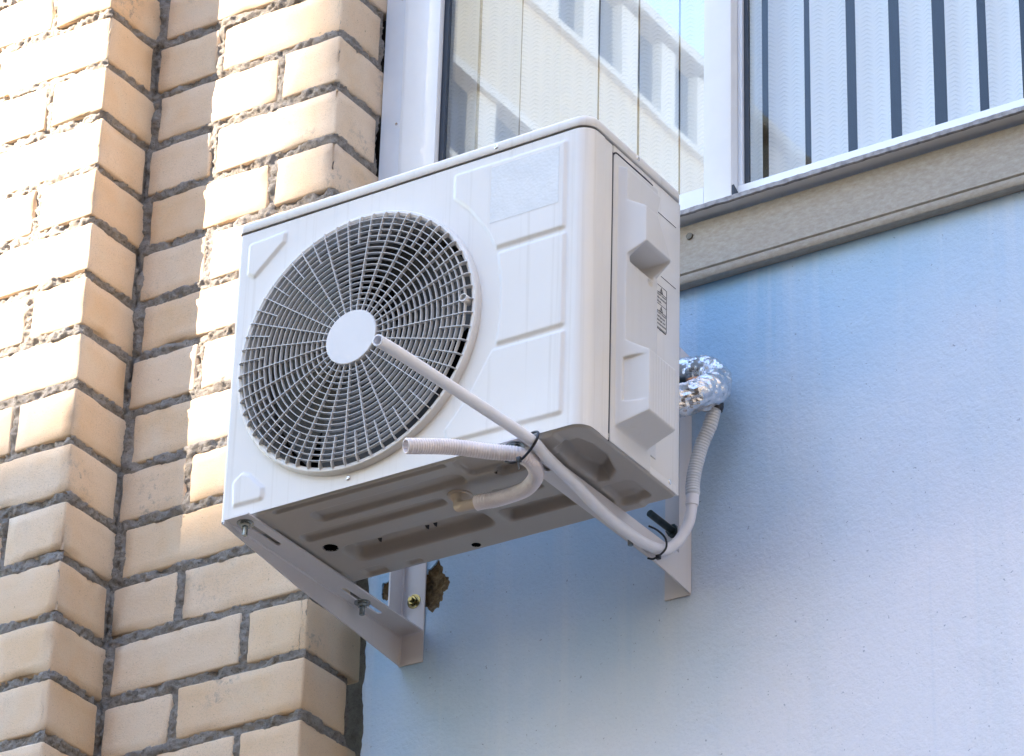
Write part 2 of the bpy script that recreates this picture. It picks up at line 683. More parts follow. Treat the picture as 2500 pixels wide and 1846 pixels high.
def brick_mesh(L, D, H, seed):
    """rounded, slightly chipped box from 0..L, 0..D, -H..0"""
    nx, ny, nzz = max(4, int(L / .016)), max(3, int(D / .018)), 7
    r = .0035
    vmap, v, f = {}, [], []
    sv = Vector((seed * 3.17 % 50, seed * 1.7 % 50, seed * .77 % 50))

    def coord(i, n, S):
        # denser near the edges
        t = i / n
        e = .012 / S
        k = [0, e * .35, e]
        if i == 0: return 0
        if i == n: return S
        if i == 1: return .004
        if i == n - 1: return S - .004
        return .004 + (S - .008) * (i - 1) / (n - 2)

    def vert(i, j, k):
        key = (i, j, k)
        if key in vmap: return vmap[key]
        p = Vector((coord(i, nx, L), coord(j, ny, D), coord(k, nzz, H)))
        c = Vector((min(max(p.x, r), L - r), min(max(p.y, r), D - r), min(max(p.z, r), H - r)))
        d = p - c
        nout = (d.x != 0) + (d.y != 0) + (d.z != 0)
        if d.length > 0:
            p = c + d.normalized() * r
        q = p + sv
        w = noise.fractal(q * 26, 1.0, 2.0, 3) * .0012
        if nout >= 2:
            ch = noise.noise(q * 33)
            w += -.0026 * max(0, ch - .05) * 2 - .006 * max(0, noise.noise(q * 14) - .30) * 3
        dirv = (p - Vector((L / 2, D / 2, H / 2)))
        if d.length > 0:
            p = p + d.normalized() * w
        vmap[key] = len(v)
        v.append(Vector((p.x, p.y, p.z - H)))
        return vmap[key]
    for a in range(nx):
        for c in range(nzz):
            f.append((vert(a, 0, c), vert(a + 1, 0, c), vert(a + 1, 0, c + 1), vert(a, 0, c + 1)))
        for j in range(ny):
            f.append((vert(a, j, 0), vert(a, j + 1, 0), vert(a + 1, j + 1, 0), vert(a + 1, j, 0)))
            f.append((vert(a, j, nzz), vert(a + 1, j, nzz), vert(a + 1, j + 1, nzz), vert(a, j + 1, nzz)))
    for j in range(ny):
        for c in range(nzz):
            f.append((vert(nx, j, c), vert(nx, j + 1, c), vert(nx, j + 1, c + 1), vert(nx, j, c + 1)))
            f.append((vert(0, j, c), vert(0, j, c + 1), vert(0, j + 1, c + 1), vert(0, j + 1, c)))
    return v, f


bcount = [0]
JF1, JF2, JR1, JR2 = [], [], [], []      # brick rectangles per face, for the mortar masks


def add_brick(x0, x1, y0, y1, zt, h=BH):
    bcount[0] += 1
    j = lambda s_: random.uniform(-s_, s_)
    dx0, dx1, dz, dh = j(.002), j(.0015), j(.0018), j(.0018)
    x0 += dx0
    x1 += dx1 * .6
    y0 += j(.0016)
    v, f = brick_mesh(x1 - x0, y1 - y0, h + dh, bcount[0] * 7.31)
    ang = j(.006)
    v = [(x0 + p.x - p.z * ang * .3, y0 + p.y, zt + dz + p.z + (p.x - (x1 - x0) / 2) * ang) for p in v]
    o = mesh('brick', v, f, BRICK, wall, smooth=True)
    return (x0, x1, y0, y1, zt + dz - h, zt + dz)


LB, JW = .25, .013
bricks = []
for k in range(-4, 19):
    zt = Z0 - k * PIT
    odd = k % 2 != 0
    js = random.uniform(-.004, .004)
    if odd:
        bricks.append(add_brick(X1 - LB, X1, Y1, Y1 + .125, zt))
        x = X1 - LB - JW
    else:
        bricks.append(add_brick(X1 - .12 + js, X1, Y1, Y1 + .26, zt))
        x = X1 - .12 + js - JW
    while x > -1.05:
        bricks.append(add_brick(x - LB, x, Y1, Y1 + .12, zt))
        x -= LB + JW
    if odd:
        bricks.append(add_brick(X1 + .006, X2 - LB - JW + js, Y2, Y2 + .12, zt))
        bricks.append(add_brick(X2 - LB + js, X2, Y2, Y2 + .117, zt))
    else:
        bricks.append(add_brick(X1 + .017, X2 - .12 - JW + js, Y2, Y2 + .12, zt))
        bricks.append(add_brick(X2 - .12 + js, X2, Y2, Y2 + .150, zt))

# mortar: rough sheets that only exist in and just beside the joints
ZT, ZB = Z0 + 4.1 * PIT, Z0 - 18.95 * PIT


def mortar_sheet(plane, u0, u1, w, cell=.0027, rects=None, seed=0.0, endcurl=None):
    nu = int((u1 - u0) / cell) + 1
    nv = int((ZT - ZB) / cell) + 1
    U = np.linspace(u0, u1, nu)
    Zs = np.linspace(ZB, ZT, nv)
    uu, zz = np.meshgrid(U, Zs, indexing='ij')
    dist = np.full(uu.shape, 1.0)           # distance outside the nearest brick (negative: inside)
    for a, b_, c, d in rects:
        dx = np.maximum(a - uu, uu - b_)
        dz = np.maximum(c - zz, zz - d)
        dd = np.where((dx > 0) & (dz > 0), np.hypot(dx, dz), np.maximum(dx, dz))
        dist = np.minimum(dist, dd)
    kv = dist > -.011
    keep = kv[:-1, :-1] | kv[1:, :-1] | kv[1:, 1:] | kv[:-1, 1:]
    need = np.zeros(uu.shape, bool)
    need[:-1, :-1] |= keep
    need[1:, :-1] |= keep
    need[1:, 1:] |= keep
    need[:-1, 1:] |= keep
    off = np.zeros(uu.shape)
    ii = np.argwhere(need)
    for i, j in ii:
        q = Vector((uu[i, j] + seed, zz[i, j], seed * 2.3))
        n1 = noise.fractal(q * 28, 1.0, 2.1, 4)
        n2 = noise.fractal(q * 130, .9, 2.1, 3)
        n3 = noise.noise(q * 9)
        pit = max(0.0, noise.noise(q * 62 + Vector((9, 3, 1))) - .28)
        off[i, j] = -.0016 + .0075 * n1 + .0036 * n2 + .004 * n3 - .013 * pit
    # tuck under the bricks except for occasional smears
    tuck = np.clip((-dist - .001) / .006, 0, 1)
    off -= tuck * .008
    off = np.minimum(off, .005)
    if endcurl is not None:
        e = np.clip(1 - np.abs(uu - endcurl) / .010, 0, 1)
        off -= e * e * .006
    V = np.zeros(uu.shape + (3,))
    if plane == 'front':
        V[..., 0], V[..., 1], V[..., 2] = uu, w - off, zz
    else:
        V[..., 0], V[..., 1], V[..., 2] = w + off, uu, zz
    return V, keep


fr1 = [(b_[0], b_[1], b_[4], b_[5]) for b_ in bricks if abs(b_[2] - Y1) < .02]
fr2 = [(b_[0], b_[1], b_[4], b_[5]) for b_ in bricks if abs(b_[2] - Y2) < .02]
rt1 = [(b_[2], b_[3], b_[4], b_[5]) for b_ in bricks if abs(b_[1] - X1) < .01]
rt2 = [(b_[2], b_[3], b_[4], b_[5]) for b_ in bricks if abs(b_[1] - X2) < .01]
for pl, a, b_, w, rc, sd, ec in (('front', -1.30, X1 - .001, Y1, fr1, 1.3, X1), ('front', X1 - .004, X2 - .001, Y2, fr2, 7.7, X2),
                                 ('ret', Y1 + .001, Y2 + .012, X1, rt1, 13.1, Y1), ('ret', Y2 + .001, .464, X2, rt2, 21.9, Y2)):
    V, keep = mortar_sheet(pl, a, b_, w, rects=rc, seed=sd, endcurl=ec)
    grid_mesh('mortar', V, keep, MORTAR, wall)
# the core behind the joints
mb = MB()
mb.box(-1.30, X1 - .016, Y1 + .016, .75, ZB, ZT)
mb.box(X1 - .03, X2 - .016, Y2 + .016, .462, ZB, ZT)
mb.box(X1 - .03, X1 + .05, .462, .75, ZB, ZT)
mb.box(X1 - .03, -.05, .90, .94, ZB, ZT)
mb.build('mortar_core', MORTAR, wall, smooth=False)

# ------------------------------------------------------------------ blue wall panel with broken edge and chipped holes
PY = .456


def jag(t, s_, a, seed):
    return a * noise.fractal(Vector((t * s_, seed, seed * .37)), 1, 2, 4)


PXL, PXR, PZB, PZT = -.046, 1.62, -1.1, .60
outer = []
zz_ = PZB
while zz_ < PZT:
    outer.append((PXL + jag(zz_, 26, .007, 3.3), zz_))
    zz_ += .006
outer += [(PXL, PZT), (PXR, PZT), (PXR, PZB)]
outer = outer[::-1]


def blob(cx, cz, rx, rz, seed, n=56):
    o_ = []
    for i in range(n):
        a = 2 * math.pi * i / n
        k = 1 + .45 * noise.fractal(Vector((math.cos(a) * 1.3 + seed, math.sin(a) * 1.3, seed)), 1, 2, 3) + .16 * noise.fractal(Vector((math.cos(a) * 7 + seed, math.sin(a) * 7, seed)), 1, 2, 3)
        o_.append((cx + rx * k * math.cos(a), cz + rz * k * math.sin(a)))
    return o_


holes = [blob(.078, .068, .027, .034, 5.1, 90), blob(-.010, .082, .011, .016, 9.5, 50)]


def panel_mesh():
    bm = bmesh.new()
    loops = []
    for lp in [outer] + holes:
        vs_ = [bm.verts.new((x, PY, z)) for x, z in lp]
        es = [bm.edges.new((vs_[i], vs_[(i + 1) % len(vs_)])) for i in range(len(vs_))]
        loops.append((vs_, es))
    bmesh.ops.triangle_fill(bm, use_beauty=True, use_dissolve=False, edges=[e for _, es in loops for e in es], normal=(0, -1, 0))
    # rims
    for li, (vs_, es) in enumerate(loops):
        dep = .10 if li == 0 else .012
        bk = [bm.verts.new((v.co.x, v.co.y + dep, v.co.z)) for v in vs_]
        n = len(vs_)
        for i in range(n):
            bm.faces.new((vs_[i], vs_[(i + 1) % n], bk[(i + 1) % n], bk[i]))
    bmesh.ops.recalc_face_normals(bm, faces=bm.faces)
    me = bpy.data.meshes.new('painted_wall')
    bm.to_mesh(me)
    bm.free()
    return me


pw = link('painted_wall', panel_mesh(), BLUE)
tag(pw, 'pale blue rendered wall panel under the window, behind the air conditioner', 'wall')
for hi, h in enumerate(holes):
    cx = sum(p[0] for p in h) / len(h)
    cz = sum(p[1] for p in h) / len(h)
    v, f = [], []
    n = len(h)
    rings = 7
    for rI in range(rings):
        t = 1 - rI / rings
        for (x, z) in h:
            px, pz = cx + (x - cx) * t * 1.02, cz + (z - cz) * t * 1.02
            d = .003 + .006 * (1 - t ** 3) + .003 * noise.fractal(Vector((px * 90, pz * 90, hi)), 1, 2, 4)
            v.append((px, PY + max(.001, d), pz))
    v.append((cx, PY + .01, cz))
    for rI in range(rings - 1):
        for i in range(n):
            f.append((rI * n + i, rI * n + (i + 1) % n, (rI + 1) * n + (i + 1) % n, (rI + 1) * n + i))
    for i in range(n):
        f.append(((rings - 1) * n + i, (rings - 1) * n + (i + 1) % n, len(v) - 1))
    o = mesh('chipped_render', v, f, CHIP, pw, smooth=False)
    o['label'] = 'brown broken render in a chipped hole' if hi == 0 else 'small brown chip in the render'

# trim board under the sill
mb = MB()
prof = [(PY - .002, .4764), (.4365, .4764), (.4345, .479), (.4345, .490), (.4380, .4925), (.4445, .4935), (.4445, .4965), (.4400, .4985), (.4400, .5840), (PY - .002, .5840)]
mb.poly_prism([(-.03, y, z) for y, z in prof], (1.65, 0, 0))
tb = mb.build('trim_board', TRIM)
tag(tb, 'weathered cream trim board running below the white window sill', 'trim')
mb = MB()
mb.cyl((.5568, .4402, .5622), (.5568, .4365, .5622), .0062, .0055)
mb.cyl((.5568, .4366, .5622), (.5568, .4360, .5622), .0026)
mb.build('screw', simple('rusty screw', (.16, .14, .11), .4, .8, .3, 100), tb)

# sill
mb = MB()
mb.box(-.03, 1.62, .4155, .452, .5915, .5975)
sl = mb.build('window_sill', SILLW)
tag(sl, 'thin white window sill with a rough grey front edge', 'window sill')
v, f = [], []
n = 520
for i in range(n + 1):
    x = -.03 + 1.65 * i / n
    a = .0011 * noise.fractal(Vector((x * 60, 1.2, 0)), 1, 2, 3)
    b_ = .0011 * noise.fractal(Vector((x * 70, 5.2, 3)), 1, 2, 3)
    y = .4140 + .0006 * noise.noise(Vector((x * 200, 2, 2)))
    v += [(x, .420, .5899 + a), (x, y, .5899 + a), (x, y, .5978 + b_), (x, .420, .5982 + b_)]
for i in range(n):
    for k in range(3):
        f.append((i * 4 + k, i * 4 + 4 + k, i * 4 + 5 + k, i * 4 + 1 + k))
mesh('sill_edge', v, f, SILLE, sl)

# ------------------------------------------------------------------ window
win = empty('balcony_window', (.55, .46, .6))
tag(win, 'white framed balcony window with two panes above the air conditioner', 'window')
ZTOP = 1.75
MB().box(-.0765, -.034, .4665, .474, .56, ZTOP).build('flashing_strip', FLASH, win)
MB().box(-.0335, -.0165, .4610, .52, .56, ZTOP, .0015).build('outer_frame', FRAME, win)
MB().box(-.0160, .0535, .4440, .476, .56, ZTOP, .002).build('sash_stile', FRAME, win)
MB().box(.0540, .0640, .4560, .4645, .56, ZTOP).build('gasket', GASKET, win)
MB().box(.5800, .6310, .4420, .482, .598, ZTOP, .002).build('mullion', FRAME, win)
MB().box(.6313, .6395, .4630, .482, .598, ZTOP, .001).build('sash_stile', FLASH, win)
MB().box(.6398, .6480, .4690, .4745, .598, ZTOP).build('gasket', GASKET, win)
MB().box(.0540, .5797, .4425, .53, .598, .6490, .002).build('bottom_rail', FRAME, win)
MB().box(.6313, 1.62, .4600, .53, .598, .6445, .002).build('bottom_rail', FRAME, win)
MB().poly_prism([(.6312, .4430, .606), (.6312, .4430, .637), (.6312, .4640, .626), (.6312, .4640, .606)], (.004, 0, 0)).build('end_cap', GASKET, win)
for (x0, x1, y, z0, gm) in ((.0545, .5797, .4650, .6490, GLASS2), (.6398, 1.62, .4750, .6440, GLASS)):
    MB().box(x0, x1, y, y + .004, z0, ZTOP).build('pane', gm, win)
for z in (.985, 1.245):
    MB().cyl((-.0435, .4666, z), (-.0435, .4645, z), .0028, .0022, 12).build('screw', CHROME, win)

# blind
bl = empty('vertical_blind', (.55, .54, 1.8))
tag(bl, 'white vertical slat blind with pressed leaf pattern behind the window panes', 'blind')
edges = [(-.010, .0682), (.0779, .1583), (.1621, .2393), (.2423, .3154), (.322, .395), (.4012, .4748), (.4802, .556),
         (.561, .6326), (.6458, .7106), (.7242, .7886), (.8077, .8657), (.8871, .9432), (.9668, 1.0213), (1.0394, 1.0956), (1.115, 1.171), (1.190, 1.246), (1.266, 1.322)]
for i, (a, b_) in enumerate(edges):
    v, f = [], []
    ns, nzs = 10, 40
    tl = random.uniform(-.002, .002)
    for q in range(nzs + 1):
        z = .55 + (ZTOP - .55) * q / nzs
        for k in range(ns + 1):
            t = k / ns
            x = a + (b_ - a) * t + tl * (z - .6) + .0008 * noise.noise(Vector((z * 3, i * 3.1, 0)))
            y = .540 + .007 * math.sin(math.pi * t) + .004 * (t - .5)
            v.append((x, y, z))
    for q in range(nzs):
        for k in range(ns):
            e = q * (ns + 1) + k
            f.append((e, e + 1, e + ns + 2, e + ns + 1))
    mesh('slat', v, f, CLOTH, bl, smooth=True)

# room behind, and the rest of the house front
mb = MB()
mb.box(-.60, 2.6, .76, .80, .40, .45)
rm = mb.build('room_floor', ROOM)
tag(rm, kind='structure')
v = [(-.2, .56, .45), (2.6, .56, .45), (2.6, 4.5, .45), (-.2, 4.5, .45), (-.2, .56, 2.9), (2.6, .56, 2.9), (2.6, 4.5, 2.9), (-.2, 4.5, 2.9)]
rm2 = mesh('room_walls', v, [(0, 1, 2, 3), (4, 5, 6, 7), (3, 2, 6, 7), (0, 3, 7, 4), (1, 2, 6, 5)], ROOM)
tag(rm2, kind='structure')
hw = MB()
hw.box(-14, -1.30, .22, .7, gz, 14)
hw.box(-1.30, -1.0, .26, .7, gz, ZB - .02)
hw.box(-1.30, -1.0, .26, .7, ZT + .02, 14)
hw.box(-1.0, 14, .62, .70, gz, -1.0)
hw.box(1.62, 14, .47, .9, gz, 14)
hw.box(-1.0, 1.62, .47, .9, 1.76, 14)
hw = hw.build('house_front', FACADE)
tag(hw, kind='structure')

# ------------------------------------------------------------------ air conditioner
AW, AD, AH = .643, .266, .5020
FCX, FCZ = .2412, .2420
ac = empty('air_conditioner', (AW / 2, AD / 2, 0))
tag(ac, 'off-white outdoor air conditioner unit with round fan grille on wall brackets', 'air conditioner')

# front shell : profile round the left side, the front and the right corner
prof = []
for y in np.linspace(AD, .010, 12): prof.append((0.0, y, -1, 0))
for a in np.linspace(0, 90, 6)[1:-1]:
    prof.append((.008 - .008 * math.cos(R(a)), .008 - .008 * math.sin(R(a)), -math.cos(R(a)), -math.sin(R(a))))
for x in np.arange(.008, .618, .00205): prof.append((x, 0, 0, -1))
for a in np.linspace(0, 90, 14):
    prof.append((.618 + .025 * math.sin(R(a)), .025 - .025 * math.cos(R(a)), math.sin(R(a)), -math.cos(R(a))))
for y in np.linspace(.027, .0665, 14): prof.append((AW, y, 1, 0))
prof = np.array(prof)
Zs = np.arange(0.0005, AH + .0005, .00205)
pu, pz = np.meshgrid(np.arange(len(prof)), Zs, indexing='ij')
PX, PYY = prof[pu, 0], prof[pu, 1]
emb = [
    [(.4094, .4811), (.5995, .4805), (.5995, .3372), (.4870, .3372), (.4755, .362), (.4617, .3845), (.4375, .418), (.4097, .4459)],
    [(.4925, .3205), (.6005, .3210), (.6005, .1722), (.4930, .1715), (.4975, .2054), (.4992, .2400), (.4985, .2700)],
    [(.4860, .1568), (.6015, .1552), (.6005, .0273), (.4106, .0305), (.4100, .0493), (.4462, .0903)],
    [(.0264, .4746), (.0887, .4786), (.0875, .4656), (.0365, .4202), (.0262, .4270)],
    [(.0385, .0692), (.0500, .0640), (.0760, .0370), (.0750, .0238), (.0281, .0241), (.0255, .0593)],
]
hgt = np.zeros(PX.shape)
front = np.abs(prof[pu, 3] + 1) < 1e-6
for e in emb:
    sd = sdpoly(PX, pz, e) - .0035          # rounded outward
    hgt = np.maximum(hgt, .0040 * sstep(.5 - sd / .0062))
hgt *= front
# soft vertical crease on the side return and faint sheet-metal waviness
hgt += np.where((prof[pu, 2] > .5) & (PYY > .044), -.0012, 0)
wob = np.array([[noise.noise(Vector((a * 6, c * 6, 2.2))) for c in np.linspace(0, AH, len(Zs))] for a in np.linspace(0, 1, len(prof))])
hgt += .0006 * wob
V = np.stack([PX + prof[pu, 2] * hgt, PYY + prof[pu, 3] * hgt, pz], -1)
cxq = (PX[:-1, :-1] + PX[1:, 1:]) / 2
czq = (pz[:-1, :-1] + pz[1:, 1:]) / 2
keep = ~((np.hypot(cxq - FCX, czq - FCZ) < .2105) & front[:-1, :-1])
shell = grid_mesh('front_panel', V, keep, WHITE, ac)

# sticker and screws
v, f = [], []
for i in range(13):
    for k in range(11):
        v.append((.4730 + .1202 * i / 12, -.0044 - .0003 * noise.noise(Vector((i * .7, k * .7, 0))), .3776 + .0978 * k / 10))
for i in range(12):
    for k in range(10):
        f.append((i * 11 + k, i * 11 + 11 + k, i * 11 + 12 + k, i * 11 + k + 1))
o = mesh('sticker', v, f, STICK, shell, smooth=True)
o['label'] = 'blank wrinkled silver-grey sticker'


def screw(loc, d, parent, r=.0042, m=CHROME):
    loc, d = Vector(loc), Vector(d).normalized()
    bm = bmesh.new()
    bmesh.ops.create_uvsphere(bm, u_segments=16, v_segments=10, radius=1)
    q = d.to_track_quat('Z', 'Y')
    for v in bm.verts:
        w = Vector((v.co.x * r, v.co.y * r, max(-.3, v.co.z) * r * .6))
        if v.co.z > .7 and (abs(v.co.x) < .16 or abs(v.co.y) < .16): w.z -= r * .3
        v.co = loc + q @ w
    me = bpy.data.meshes.new('screw')
    bm.to_mesh(me)
    bm.free()
    return link('screw', me, m, parent, smooth=True)


screw((.2351, -.0008, .0149), (0, -1, 0), shell)


# lid
def outline(off, rb=.0):
    """rounded plan of the unit, offset outward"""
    pts = []
    for cx, cy, r, a0 in ((AW - .012, AD - .012, .012, 0), (.012, AD - .012, .012, 90), (.010, .010, .010, 180), (AW - .025, .025, .025, 270)):
        for k in range(9):
            a = R(a0 + 90 * k / 8)
            pts.append((cx + (r + off) * math.cos(a), cy + (r + off) * math.sin(a)))
    return pts


def stack(levels, capt=True, capb=False):
    v, f = [], []
    for off, z in levels:
        v += [(x, y, z) for x, y in outline(off)]
    n = len(outline(0))
    for i in range(len(levels) - 1):
        for k in range(n):
            f.append((i * n + k, i * n + (k + 1) % n, (i + 1) * n + (k + 1) % n, (i + 1) * n + k))
    if capt: f.append(tuple(range((len(levels) - 1) * n, len(levels) * n)))
    if capb: f.append(tuple(range(n))[::-1])
    return v, f


v, f = stack([(-.004, .5042), (.0012, .5040), (.0018, .5046), (.0018, .5165), (.0008, .5200), (-.0018, .5225), (-.006, .5238)])
lid = sharp(mesh('lid', v, f, WHITE, ac), 50)
screw((.4784, -.0015, .5125), (0, -1, 0), lid)
screw((AW + .0015, .1352, .5130), (1, 0, 0), lid)
# inner liner, open to the front (seen only through seams and the grille)
MB().box(.006, AW - .035, .11, AD - .004, .030, .501).build('inner_box', DARK, ac)
MB().box(.455, AW - .035, .012, .11, .030, .501).build('inner_bulkhead', DARK, ac)
v, f = stack([(-.0035, .5005), (-.0035, .5046)], True, True)
mesh('lid_seam', v, f, DARK, ac)
# rear + right side sheet
MB().box(.002, AW - .001, AD - .003, AD, .001, .502, .001).build('back_panel', WHITE, ac)
side = MB().box(AW - .004, AW - .0010, .1790, AD - .0005, .0005, .5020, .0012).build('side_panel', WHITE, ac)
MB().box(AW - .004, AW - .0010, .0690, .1785, .4860, .5020, .0008).build('side_strip', WHITE, side)
screw((AW - .0008, .2387, .0110), (1, 0, 0), side)
# thin panel seams on the side
MB().box(AW - .0012, AW - .0004, .1975, .2525, .4534, .4541).build('seam', SEAM, side)
MB().box(AW - .0012, AW - .0004, .2090, .2530, .3456, .3461).build('seam', SEAM, side)

# side cover as a moulded sheet
cy_ = np.concatenate([np.arange(.0690, .0805, .0013), np.arange(.0805, .0970, .0006), np.arange(.0970, .1975, .0013)])
cz_ = np.arange(.0005, .4895, .0013)
yy, zc = np.meshgrid(cy_, cz_, indexing='ij')


def lin(z, pts):
    a = np.array(pts)
    return np.interp(z, a[:, 0], a[:, 1])


rz = lin(zc, [(0, 0), (.031, 0), (.050, .050), (.150, .050), (.171, .014), (.317, .014), (.335, .043), (.395, .043), (.411, .014), (.466, .014), (.472, 0), (.49, 0)])
slope = np.clip((yy - .0812) * 3.9, 0, 1)
# shallow square recess in the front face of the lower block
inz = (zc > .070) & (zc < .1435)
sw = np.where(slope > .043, slope, np.where(slope < .010, slope, np.maximum(.010, np.minimum((yy - .0862) * 3.9, .043))))
slope = np.where(inz, sw, slope)
h = np.minimum(rz, slope)
rear = lin(zc, [(0, .24), (.030, .24), (.031, .169), (.150, .172), (.172, .171), (.320, .171), (.336, .166), (.396, .126), (.412, .168), (.475, .185)])
h = h * (1 - sstep((yy - rear) / .005))
# grip pocket below the handle
pk = sstep((yy - .094) / .003) * (1 - sstep((yy - .160) / .003))
pz_ = sstep((.3345 - zc) / .0025) * sstep((zc - .306) / .024)
h = h - pk * pz_ * (h + .014)
# round dimple
dm = np.hypot(yy - .1530, zc - .3020)
h = h - .005 * (1 - sstep((dm - .0042) / .002))
# faint ribs on the block face
rib = np.where((h > .047) & (yy > .104), .0003 * np.sin(yy * 2 * np.pi / .0075), 0)
for _ in range(2):
    hp = np.pad(h, 1, mode='edge')
    h = (hp[:-2, 1:-1] + hp[2:, 1:-1] + hp[1:-1, :-2] + hp[1:-1, 2:] + 2 * h) / 6
h += rib
Xc = AW + .0005 + h
V = np.stack([Xc, yy, zc], -1)
keepc = np.ones((len(cy_) - 1, len(cz_) - 1), bool)
ym, zm = (yy[:-1, :-1] + yy[1:, 1:]) / 2, (zc[:-1, :-1] + zc[1:, 1:]) / 2
keepc &= ~((zm < .029) & (ym > .182))
keepc &= ~((zm > .455) & (ym > .1955 - (0.0)))
# rounded top left corner
keepc &= ~((ym < .079) & (zm > .4795) & (np.hypot(ym - .079, zm - .4795) > .0100))
cover = grid_mesh('side_cover', V, keepc, PLASTIC, ac)
sol = cover.modifiers.new('thickness', 'SOLIDIFY')
sol.thickness = .0025
sol.offset = -1
MB().box(AW - .004, AW - .0006, .0666, .0692, .0005, .488).build('seam', SEAM, ac)
pts = [(AW - .0006, .0690, .486), (AW - .0002, .072, .4895), (AW - .0002, .078, .4915), (AW - .0002, .10, .4915), (AW - .0002, .16, .4917), (AW - .0002, .181, .4905)]
tube('seam', pts, .0013, SEAM, cover, .004, 8)

# warning print on the side sheet
LX = AW - .0004


def pr(y0, y1, z0, z1):
    return MB().box(LX - .0003, LX, y0, y1, z0, z1)


lab = empty('warning_print', (0, 0, 0))
lab.parent = side
lab.location = -(Vector(ac.location) + Vector(side.location))
lm = MB()
for z in (.3278, .3159, .2956, .2837, .2550):
    lm.box(LX - .0004, LX, .1972, .2258, z - .00022, z + .00022)
lm.box(LX - .0004, LX + .0001, .22555, .2260, .2550, .3278)
for zb in (.3165, .2843):
    for (a, b_) in (((.2058, zb), (.2102, zb + .0088)), ((.2102, zb + .0088), (.2146, zb)), ((.2058, zb + .0003), (.2146, zb + .0003))):
        lm.cyl((LX, a[0], a[1]), (LX, b_[0], b_[1]), .0003, n=6)
    lm.cyl((LX, .2108, zb + .0062), (LX, .2098, zb + .0036), .0004, n=6)
    lm.cyl((LX, .2098, zb + .0036), (LX, .2106, zb + .0014), .0004, n=6)
# last small line of unreadable print
for y0, y1 in ((.1975, .2010), (.2018, .2038), (.2050, .2100), (.2106, .2150), (.2156, .2250)):
    lm.box(LX - .0004, LX, y0, y1, .2519, .2534)
o_l = lm.build('warning_lines', INK, None, smooth=False)
o_l.parent = side
o_l.location = lab.location
bpy.data.objects.remove(lab)


def text(s_, y, z, size, parent):
    cu_ = bpy.data.curves.new('lettering', 'FONT')
    cu_.body = s_
    cu_.size = size
    cu_.extrude = .0001
    cu_.offset = -.00002
    to = bpy.data.objects.new('lettering', cu_)
    COL.objects.link(to)
    dg = bpy.context.evaluated_depsgraph_get()
    me = bpy.data.meshes.new_from_object(to.evaluated_get(dg))
    bpy.data.objects.remove(to)
    for v in me.vertices:
        v.co = Vector((LX + .0001 + v.co.z, y + v.co.x, z + v.co.y))
    return link('lettering', me, INK, parent)


for i, s_ in enumerate(("Don't touch", "the terminal", "block.")):
    text(s_, .1985, .3108 - i * .0062, .0052, side)
for i, s_ in enumerate(("Don't touch", "refrigerant", "pipings and", "connections.")):
    text(s_, .1985, .2787 - i * .0062, .0052, side)


# base pan: pressed sheet seen from below
bx_ = np.arange(.0015, AW - .001, .0021)
by_ = np.arange(.0015, AD + .0035, .0021)
xx, yb = np.meshgrid(bx_, by_, indexing='ij')
H0 = np.zeros(xx.shape)


def recess(poly, depth, w, H):
    sd = sdpoly(xx, yb, poly)
    return np.maximum(H, depth * sstep(-sd / (w * .72)))


H0 = recess(rpoly(.092, .400, .0045, .0165, .005), .0045, .005, H0)
H0 = recess(rpoly(.134, .402, .0375, .0735, .014), .0085, .008, H0)
H0 = recess(rpoly(.078, .338, .0895, .1180, .011), .0085, .008, H0)
H0 = recess(rpoly(.106, .366, .153, .2120, .022), .0200, .017, H0)
H0 = recess(rpoly(.092, .136, .232, .2600, .010), .0060, .006, H0)
H0 = recess(rpoly(.384, .520, .1690, .2120, .008), .0170, .013, H0)
H0 = recess(rpoly(.410, .528, .0060, .0600, .012), .0080, .007, H0)
H0 = recess(rpoly(.452, .530, .0560, .0800, .007), .0110, .008, H0)
H0 = recess(rpoly(.410, .490, .1100, .1420, .008), .0090, .008, H0)
H0 = recess([(.566, .040), (.588, .029), (.612, .034), (.621, .060), (.621, .100), (.606, .150), (.582, .170), (.562, .165), (.556, .100)], .0220, .018, H0)
H0 = recess(rpoly(.556, .612, .1800, .2460, .012), .0110, .010, H0)
H0 = recess(rpoly(.170, .200, .2420, .2560, .006), .0040, .005, H0)
dd = np.hypot(xx - .597, yb - .0445)
H0 = np.where(dd < .014, np.maximum(H0 - .006 * (1 - sstep((dd - .009) / .004)), 0), H0)
# turned-up rim near the outline and two stamped feet strips
ZBASE = -.002
zb_ = ZBASE + H0
for fx in (.030, .555):
    foot = sstep((.026 - np.abs(xx - fx - .012)) / .008)
    zb_ = zb_ - .0035 * foot * np.maximum(sstep((.030 - np.abs(yb - .030)) / .008), sstep((.026 - np.abs(yb - .250)) / .008))
op = outline(-.0008)
sdo = sdpoly(xx, yb, op)
edge = sstep((sdo + .005) / .005)
zb_ = zb_ + .004 * edge * edge
# snap points that fall outside the rounded plan back to it
PXs, PYs = xx.copy(), yb.copy()
for i, j in np.argwhere(sdo > 0):
    p = np.array((xx[i, j], yb[i, j]))
    best, bq = 1e9, p
    for k in range(len(op)):
        a, b_ = np.array(op[k]), np.array(op[(k + 1) % len(op)])
        e = b_ - a
        t = np.clip((p - a) @ e / (e @ e + 1e-12), 0, 1)
        q = a + t * e
        dq = np.hypot(*(p - q))
        if dq < best: best, bq = dq, q
    PXs[i, j], PYs[i, j] = bq
V = np.stack([PXs, PYs, zb_], -1)
keepb = np.ones((len(bx_) - 1, len(by_) - 1), bool)
xm, ymm = (xx[:-1, :-1] + xx[1:, 1:]) / 2, (yb[:-1, :-1] + yb[1:, 1:]) / 2
keepb &= np.hypot(xm - .101, ymm - .147) > .0115
keepb &= np.hypot(xm - .2986, ymm - .248) > .0075
